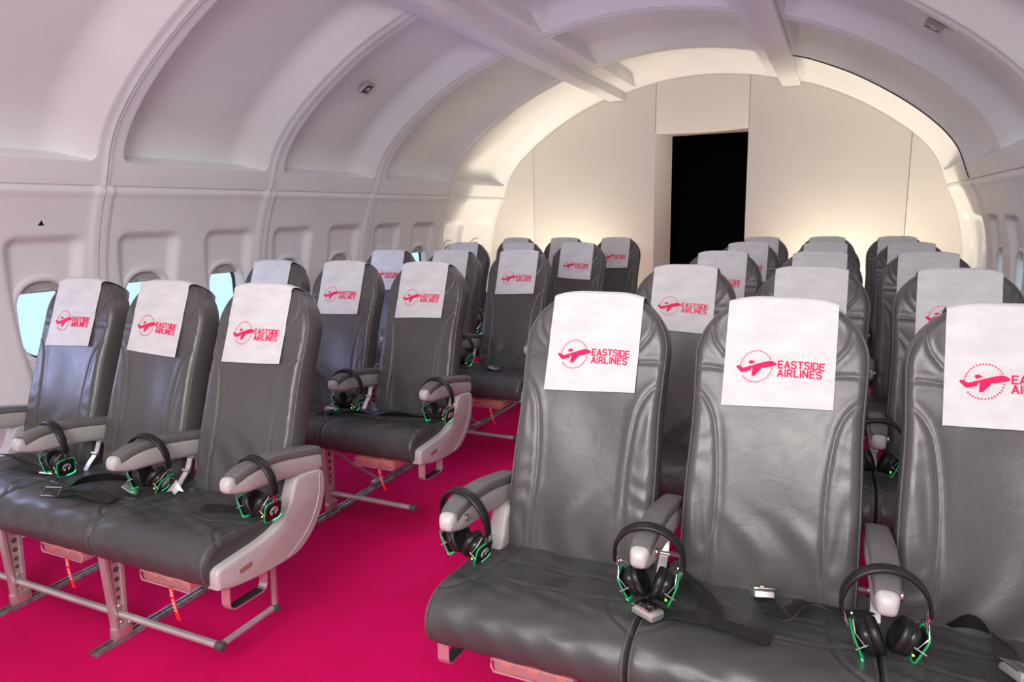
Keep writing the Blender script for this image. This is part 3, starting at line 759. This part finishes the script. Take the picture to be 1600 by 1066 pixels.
# ------------------------------------------------------------------ one row of three seats
def build_row(sd, i, x, y, rz, tubes):
    sg = -1 if sd == 'L' else 1
    if i == 0: pl = 'nearest row'
    else: pl = ['', 'second row', 'third row', 'fourth row', 'rearmost row'][i]
    sdn = 'left' if sd == 'L' else 'right'
    root = empty('triple_seat', (x, y, 0), (0, 0, rz))
    extra = ('rearmost triple of grey leather airline seats %s of the aisle, against the rear wall' % sdn) if i == 4 else \
            {0: 'nearest triple of grey leather airline seats %s of the aisle, white headrest covers', 1: 'second triple of grey leather airline seats from the front, %s of the aisle',
             2: 'third triple of grey leather airline seats from the front, %s of the aisle', 3: 'fourth triple of grey leather airline seats %s of the aisle, last but one'}[i] % sdn
    tag(root, extra, 'airline seats', 'triple airline seats in rows')
    for k in range(3):
        cx = sg*(k+.5)*SPC
        c = link('seat_cushion', CUSH[(i+k) % 2], root, (cx-(.007 if sd == 'R' and k == 0 else 0), 0, 0))
        if sd == 'R' and k == 0: c.scale = (1.03, 1, 1)
        for s2 in (-1, 1): link('piping', CPIPE, c, scale=(s2, 1, 1))
        b = link('backrest', BACKS[(i+k*2+(sd == 'R')) % 3], root, (cx, 0, 0)); link('piping', PIPE, b); link('stitching', STITCHES, b)['kind'] = 'stuff'; link('back_shell', SHELL, b)
        if i < 3 or k == 0:
            p = link('life_vest_pouch', POUCH, root, (cx, .015, 0)); link('life_vest', VESTM, p); link('pouch_rim', PRIM, p); t = link('pull_tag', TAGM, p); t2 = link('lettering', TAGT, p)
    for k in range(4):
        ax = sg*k*SPC
        a = link('armrest', BODY, root, (ax, 0, 0)); link('armrest_pad', PADM, a); link('end_cap', CAPM, a)
        if k < 3: link('recline_button', BTN, a, (sg*.0262, -.405, .612), (0, 0, 0 if sg > 0 else math.pi))
        if 0 < k < 3: link('backrest_bracket', BRK, root, (ax, 0, 0))
    if sd == 'R': link('backrest_bracket', BRK, root, (sg*.012, 0, 0))
    for k, f in ((0, 1), (3, 0)):
        ax = sg*k*SPC
        s_ = link('side_shroud', BAY, root, (ax-sg*.004*(k == 0)+(.024 if sd == 'R' and k == 0 else 0), .016 if sd == 'R' else 0, 0))
        if k == 0:
            link('shroud_seam', RIDGE, s_, (-sg*.026, 0, 0)); link('placard', PLC, s_, (-sg*.0262, -.443, .359), (math.radians(5), 0, 0))
            l = link('footwell_loop', LOOP, root, (0, 0, 0)); link('loop_pad', LOOPPAD, l)
    for tx in (.531, 1.075):
        l = link('leg', LEGM, root, (sg*tx, 0, 0)); link('leg_holes', LHOLE, l); link('leg_fitting', LBOLT, l)
        link('rear_leg', STRUT, root, (sg*tx, 0, 0))
    fb = MB()
    fb = MB().tube([(sg*.03, 0, .318), (sg*1.44, 0, .318)], .013, 12).me('seat_beam', METAL)
    for yy in (-.46, -.22): link('seat_beam', fb, root, (0, yy, 0))
    rb = MB().tube([(sg*.07, -.478, .098), (sg*1.44, -.478, .098)], .0115, 16)
    if tubes:
        rb.tube([(sg*.07, -.478, .098), (sg*.07, -.245, .098)], .0105, 16).tube([(sg*.07, -.245, .098), (sg*.07, -.236, .32)], .0105, 16)
    r_ = link('restraint_bar', rb.me('restraint_bar', METAL), root)
    link('bar_connector', ELBOW, r_, (sg*.07, -.478, .098))
    if tubes: link('bar_connector', ELBOW, r_, (sg*.07, -.245, .098))
    # headrest covers rest on the backs: things of their own
    for k in range(3):
        me_, lg = COVERS[(i*3+k+(2 if sd == 'R' else 0)) % 4]
        cx = sg*(k+.5)*SPC; dx = random.uniform(-.004, .004)+(-.008 if sd == 'L' else -.001)
        cr, sr = math.cos(rz), math.sin(rz)
        o = link('headrest_cover', me_, None, (x+(cx+dx)*cr, y+(cx+dx)*sr, 0), (0, 0, rz))
        link('logo', lg, o)['label'] = 'pink airplane logo with EASTSIDE AIRLINES lettering'
        seat = ['aisle', 'middle', 'window'][k]
        tag(o, 'white cloth headrest cover on the %s seat, %s %s of the aisle' % (seat, pl, sdn), 'headrest cover', 'white headrest covers')
    return root
ROWS = {'L': [(-1.574, 1.844, .006), (-1.586, 2.936, .004), (-1.565, 3.998, 0), (-1.548, 5.046, 0), (-1.557, 6.086, 0)],
        'R': [(-.860, 1.878, .010), (-.826, 2.950, 0), (-.828, 3.992, 0), (-.817, 5.060, 0), (-.828, 6.105, 0)]}
ROOT = {}
for sd in 'LR':
    for i, (x, y, rz) in enumerate(ROWS[sd]): ROOT[sd, i] = build_row(sd, i, x, y, rz, (sd, i) in (('L', 0), ('L', 2), ('L', 3)))

# ------------------------------------------------------------------ belts (sewn to the seats: parts)
def belt(root, pts, hw=.022, name='seat_belt', tw=None):
    """pts [(x,y,dz,twist_deg)] laid on the cushion; width direction lies flat across the path, twisted where folded"""
    P = spline([p[:3] for p in pts], 8*len(pts)); tws = spline([(p[3] if len(p) > 3 else 0, 0) for p in pts], 8*len(pts)); path = []
    for i, p in enumerate(P):
        a = P[max(i-1, 0)]; b = P[min(i+1, len(P)-1)]; t = Vector((b[0]-a[0], b[1]-a[1], b[2]-a[2])).normalized()
        w = t.cross(Vector((0, 0, 1))).normalized(); n = w.cross(t); tt = math.radians(tws[i][0]); wd = w*math.cos(tt)+n*math.sin(tt)
        z = cush_z(p[1])+.003+p[2]+abs(math.sin(tt))*hw
        path.append(((p[0], p[1], z), wd))
    return link(name, strip(path, hw, .0018, BELT, name), root)
def buckle_mesh():
    mb = MB().prism([(-.029, 0), (-.029, .012), (-.018, .018), (.026, .018), (.031, .012), (.031, 0)], 'x', -.022, .022, .002)
    return mb.me('buckle', STEEL, ang=30)
def lever_mesh():
    return MB().prism([(-.030, .0185), (-.030, .0205), (.010, .0235), (.022, .0225), (.022, .0185)], 'x', -.0235, .0235, .001).box(-.004, .004, .002, .010, .0228, .0240).me('buckle_lever', CHROME, ang=30)
BUCK, LEV = buckle_mesh(), lever_mesh()
def buckle(par, x, y, ang, dz=0, tilt=0, roll=0):
    o = link('buckle', BUCK, par, (x, y, cush_z(y)+.003+dz), (math.radians(tilt), math.radians(roll), math.radians(ang))); link('buckle_lever', LEV, par, tuple(o.location), tuple(o.rotation_euler)); return o
def frame_mesh():
    return MB().tube([(-.030, -.016, .004), (.030, -.016, .004), (.030, .016, .004), (-.030, .016, .004)], .0035, 8, closed=True).me('belt_slider', CHROME)
TONG = MB().prism([(-.020, -.028), (.020, -.028), (.020, .010), (.011, .026), (-.011, .026), (-.020, .010)], 'z', 0, .003, .0008).me('belt_tongue', STEEL, ang=30)
r = ROOT['R', 0]
b1 = belt(r, [(.525, -.425, .004, 0), (.57, -.415, .003, 10), (.62, -.408, .006, -12), (.68, -.415, .003, 8), (.77, -.435, .002, 0)], .024)
buckle(b1, .507, -.443, 62+180, .004, 0, -8)
belt(r, [(.545, -.215, .01, 40), (.585, -.27, .012, 30), (.622, -.32, .008, 10), (.640, -.37, .004, 0), (.600, -.400, .002, 0)], .023)
b2 = belt(r, [(.742, -.275, .022, 0), (.765, -.310, .014, 8), (.795, -.345, .006, 20), (.822, -.325, .010, 62), (.808, -.275, .012, 30)], .023)
buckle(b2, .740, -.262, 15, .018, -28)
belt(r, [(.805, -.235, .002, 0), (.86, -.238, .004, 25), (.925, -.242, .004, 0), (.97, -.22, .004, 20)], .020)
b3 = belt(r, [(1.120, -.235, .008, 35), (1.165, -.245, .025, 60), (1.205, -.275, .020, 30), (1.215, -.325, .010, 5)], .024)
buckle(b3, 1.222, -.372, 205, .006, 6, -14)
l0 = ROOT['L', 0]
c1 = belt(l0, [(-.800, -.462, .003, 0), (-.74, -.452, .004, 0), (-.68, -.445, .012, 8), (-.62, -.440, .010, -10), (-.545, -.430, .003, 0)], .024)
link('belt_slider', frame_mesh(), c1, (-.800, -.470, cush_z(-.47)+.010), (math.radians(38), 0, math.radians(18)))
c2 = belt(l0, [(-.79, -.435, .004, 10), (-.755, -.385, .016, 45), (-.70, -.335, .020, 52), (-.62, -.300, .014, 45), (-.54, -.290, .010, 40), (-.50, -.255, .01, 20)], .024)
link('belt_tongue', TONG, c2, (-.568, -.352, cush_z(-.352)+.020), (math.radians(-40), 0, math.radians(-62)))
belt(l0, [(-.255, -.330, .001, 0), (-.19, -.318, .004, 6), (-.12, -.300, .003, 0), (-.045, -.295, .006, -10)], .020)
c4 = belt(l0, [(-1.36, -.300, .020, 20), (-1.26, -.310, .012, 30), (-1.15, -.322, .006, 10), (-1.045, -.325, .003, 0)], .022)
link('belt_slider', frame_mesh(), c4, (-1.045, -.325, cush_z(-.325)+.004), (0, 0, math.radians(10)))
link('anchor_fitting', MB().prism([(-.03, -.012), (0, .03), (.03, -.012), (.012, -.008), (0, -.022), (-.012, -.008)], 'y', -.002, .002, .0008).me('anchor_fitting', STEEL, ang=30), l0, (-.435, -.285, cush_z(-.285)+.024), (math.radians(-25), 0, math.radians(25)))
l1 = ROOT['L', 1]
d1 = belt(l1, [(-.60, -.44, .003, 0), (-.50, -.415, .006, 15), (-.40, -.385, .006, 35), (-.30, -.385, .005, 20), (-.20, -.380, .012, 50), (-.10, -.345, .010, 30), (-.03, -.300, .008, 10)], .020)
buckle(d1, -.562, -.385, 70, .012, -20)
buckle(belt(ROOT['L', 2], [(-.33, -.30, .003, 0), (-.28, -.34, .004, 0), (-.22, -.39, .003, 0)], .020), -.267, -.350, 60, .006)

# ------------------------------------------------------------------ headphones
def oval(n, a, b, p=2.6):
    out = []
    for k in range(n):
        t = 2*math.pi*k/n; c, s = math.cos(t), math.sin(t); out.append((a*math.copysign(abs(c)**(2/p), c), b*math.copysign(abs(s)**(2/p), s)))
    return out
def hp_meshes():
    M_ = {}
    pts = []
    for k in range(33):
        a = math.radians(-12+204*k/32); pts.append((.0715*math.cos(a), 0, -.078+.078*math.sin(a)))
    # headband section: wide across y, thin radially; ref z axis handled by explicit section build
    G = []
    for k, p in enumerate(pts):
        a = math.radians(-12+204*k/32); e = Vector((math.cos(a), 0, math.sin(a))); w = .0125 if 4 < k < 28 else .0105; t = .0045 if 4 < k < 28 else .0032
        c = Vector(p)+e*.0045
        G.append([tuple(c+e*t*u+Vector((0, w*v, 0))) for u, v in ((-1, -.8), (-1, .8), (-.5, 1), (.5, 1), (1, .8), (1, -.8), (.5, -1), (-.5, -1))])
    mb = MB().grid(G, True); mb.f += [tuple(range(8))[::-1], tuple(32*8+k for k in range(8))]
    M_['band'] = fixn(mb.me('headband', BLACKPAD, ang=50))
    # cup, axis +x outward, centre at origin
    def loft(rows, n=36, p=2.6):
        G = [[(x, u, v) for u, v in oval(n, a, b, p)] for x, a, b in rows]
        m = MB().grid(G, True); m.f += [tuple(range(n))[::-1], tuple((len(G)-1)*n+k for k in range(n))]; return m
    M_['pad'] = fixn(loft([(-.024, .010, .012), (-.024, .016, .018), (-.028, .020, .023), (-.031, .026, .029), (-.030, .031, .034), (-.024, .0335, .0365), (-.016, .0325, .0355), (-.012, .028, .031)], p=2.3).me('ear_cushion', BLACKPAD, ang=60))
    M_['cup'] = fixn(loft([(-.013, .027, .030), (-.010, .029, .032), (-.002, .029, .032), (.004, .025, .028), (.010, .022, .024), (.013, .018, .020)], p=2.8).me('ear_cup', BLACK, ang=40))
    M_['plate'] = fixn(loft([(.0135, .020, .022), (.0135, .0265, .0285), (.0165, .0270, .0290), (.018, .0262, .0282), (.0182, .020, .022)], p=5).me('cup_plate', BLACK, ang=40))
    ring = [(u, v) for u, v in oval(48, .0292, .0315, 5.5)]
    M_['ring'] = MB().tube([(.0145, u, v) for u, v in ring], .0021, 8, closed=True).me('light_ring', LED)
    M_['hot'] = MB().tube([(.0155, u, v) for u, v in ring if v < -.022 and u > -.006], .0024, 8).me('glowing_edge', LEDHOT)
    M_['dot'] = MB().lathe([(.0003, -.0015), (.0022, -.001), (.0022, .001), (.0003, .0015)], 'y', (.004, -.0285, -.012), 12).me('status_led', LEDLIME)
    rods = MB().tube([(-.004, -.0315, .006), (.020, -.034, .002)], .0018, 8).tube([(-.004, .0315, .006), (.020, .034, .002)], .0018, 8).tube([(.001, -.033, .004), (.010, -.030, .034), (.006, -.010, .050)], .0014, 8).tube([(.001, .033, .004), (.010, .030, .034), (.006, .010, .050)], .0014, 8)
    M_['rods'] = rods.me('cup_bracket', CHROME)
    lg = MB(); arc = [(.0187, .0125*math.cos(math.radians(a)), .002+.0125*math.sin(math.radians(a))) for a in range(-25, 206, 10)]
    lg.tube(arc, .0011, 6)
    lg.box(.0183, .0192, -.0085, -.0045, -.010, .000).box(.0183, .0192, .0045, .0085, -.010, .000)
    lg.tube([(.0187, .006*math.cos(math.radians(a)), .004+.004*math.sin(math.radians(a))) for a in range(20, 161, 20)], .0008, 6)
    M_['logo'] = lg.me('headphone_emblem', WHITEPR)
    return M_
HP = hp_meshes()
SLD = MB().box(-.0022, .0022, -.0050, .0050, -.024, .012, .001).me('slider', CHROME)
def headphones(sd, row, k, label, yoff=-.36, dx=0, yaw=0, lean=0, roll=0, cupt=(24, 24), zo=0, drop=0):
    rx, ry, rz = ROWS[sd][row]; sg = -1 if sd == 'L' else 1
    X = rx+sg*k*SPC+dx; Y = ry+sg*k*SPC*rz+yoff
    ztop = float(np.interp(yoff, [s[0] for s in ST], [s[2] for s in ST]))
    root = empty('headphones', (X, Y, ztop+.0055+zo), (math.radians(lean), math.radians(roll), math.radians(yaw)))
    tag(root, label, 'headphones', 'black headphones hung on armrests'); root.scale = (1.06, 1.06, 1.06)
    # origin at the top of the arch underside: shift everything down so the arch rests on the arm
    link('headband', HP['band'], root)
    for s, ct in ((1, cupt[0]), (-1, cupt[1])):
        e = (s*.060, 0, -.094-drop)
        link('slider', SLD, root, (s*.0715, 0, -.098), (0, math.radians(s*12), 0))
        c = link('ear_cup', HP['cup'], root, (s*(.040), 0, -.146), (0, math.radians(s*ct), 0 if s > 0 else math.pi))
        if s < 0: c.rotation_euler = (0, math.radians(ct), math.pi)
        else: c.rotation_euler = (0, math.radians(ct), 0)
        for nm, key in (('ear_cushion', 'pad'), ('cup_plate', 'plate'), ('light_ring', 'ring'), ('glowing_edge', 'hot'), ('status_led', 'dot'), ('cup_bracket', 'rods'), ('emblem', 'logo')): link(nm, HP[key], c)
    return root
H_ = headphones
H_('R', 0, 0, 'black headphones on the aisle armrest of the nearest right seats, green edge glow', -.375, .004, -14, 8, 3, (20, 26))
H_('R', 0, 1, 'black headphones hooped round the armrest between the two nearest right aisle-side seats', -.405, .012, 4, 10, 0, (18, 24), .006)
H_('R', 0, 2, 'black headphones in the foreground on the armrest farthest right, cups fallen apart', -.418, -.006, 6, 4, -8, (30, 14), .008)
H_('L', 0, 0, 'black headphones on the outer aisle armrest of the nearest left seats, emblem facing the aisle', -.355, .006, -6, 4, 0, (16, 20))
H_('L', 0, 1, 'black headphones on the middle armrest of the nearest left seats, above a belt buckle', -.335, .006, 10, 6, 6, (30, 20), .004)
H_('L', 0, 2, 'black headphones on the armrest beside the nearest left window seat, green-rimmed emblem', -.345, .006, -8, 4, 0, (16, 20))
H_('L', 1, 0, 'black headphones on the aisle armrest of the second left row', -.36, .006, -4, 4, 0, (16, 20))
H_('L', 1, 1, 'black headphones on the inner armrest of the second left row, green glowing edge', -.36, .006, 8, 4, 4, (24, 20))
H_('L', 2, 1, 'black headphones on the inner armrest of the third left row, behind a seat back', -.36, .006, 0, 4, 0, (20, 20))
H_('L', 3, 2, 'black headphones on the fourth left row, glimpsed between seat backs', -.36, .006, 0, 4, 0, (20, 20))
H_('R', 1, 2, 'black headphones of the second right row, glimpsed between two near seat backs', -.37, .004, 0, 6, 0, (20, 20))
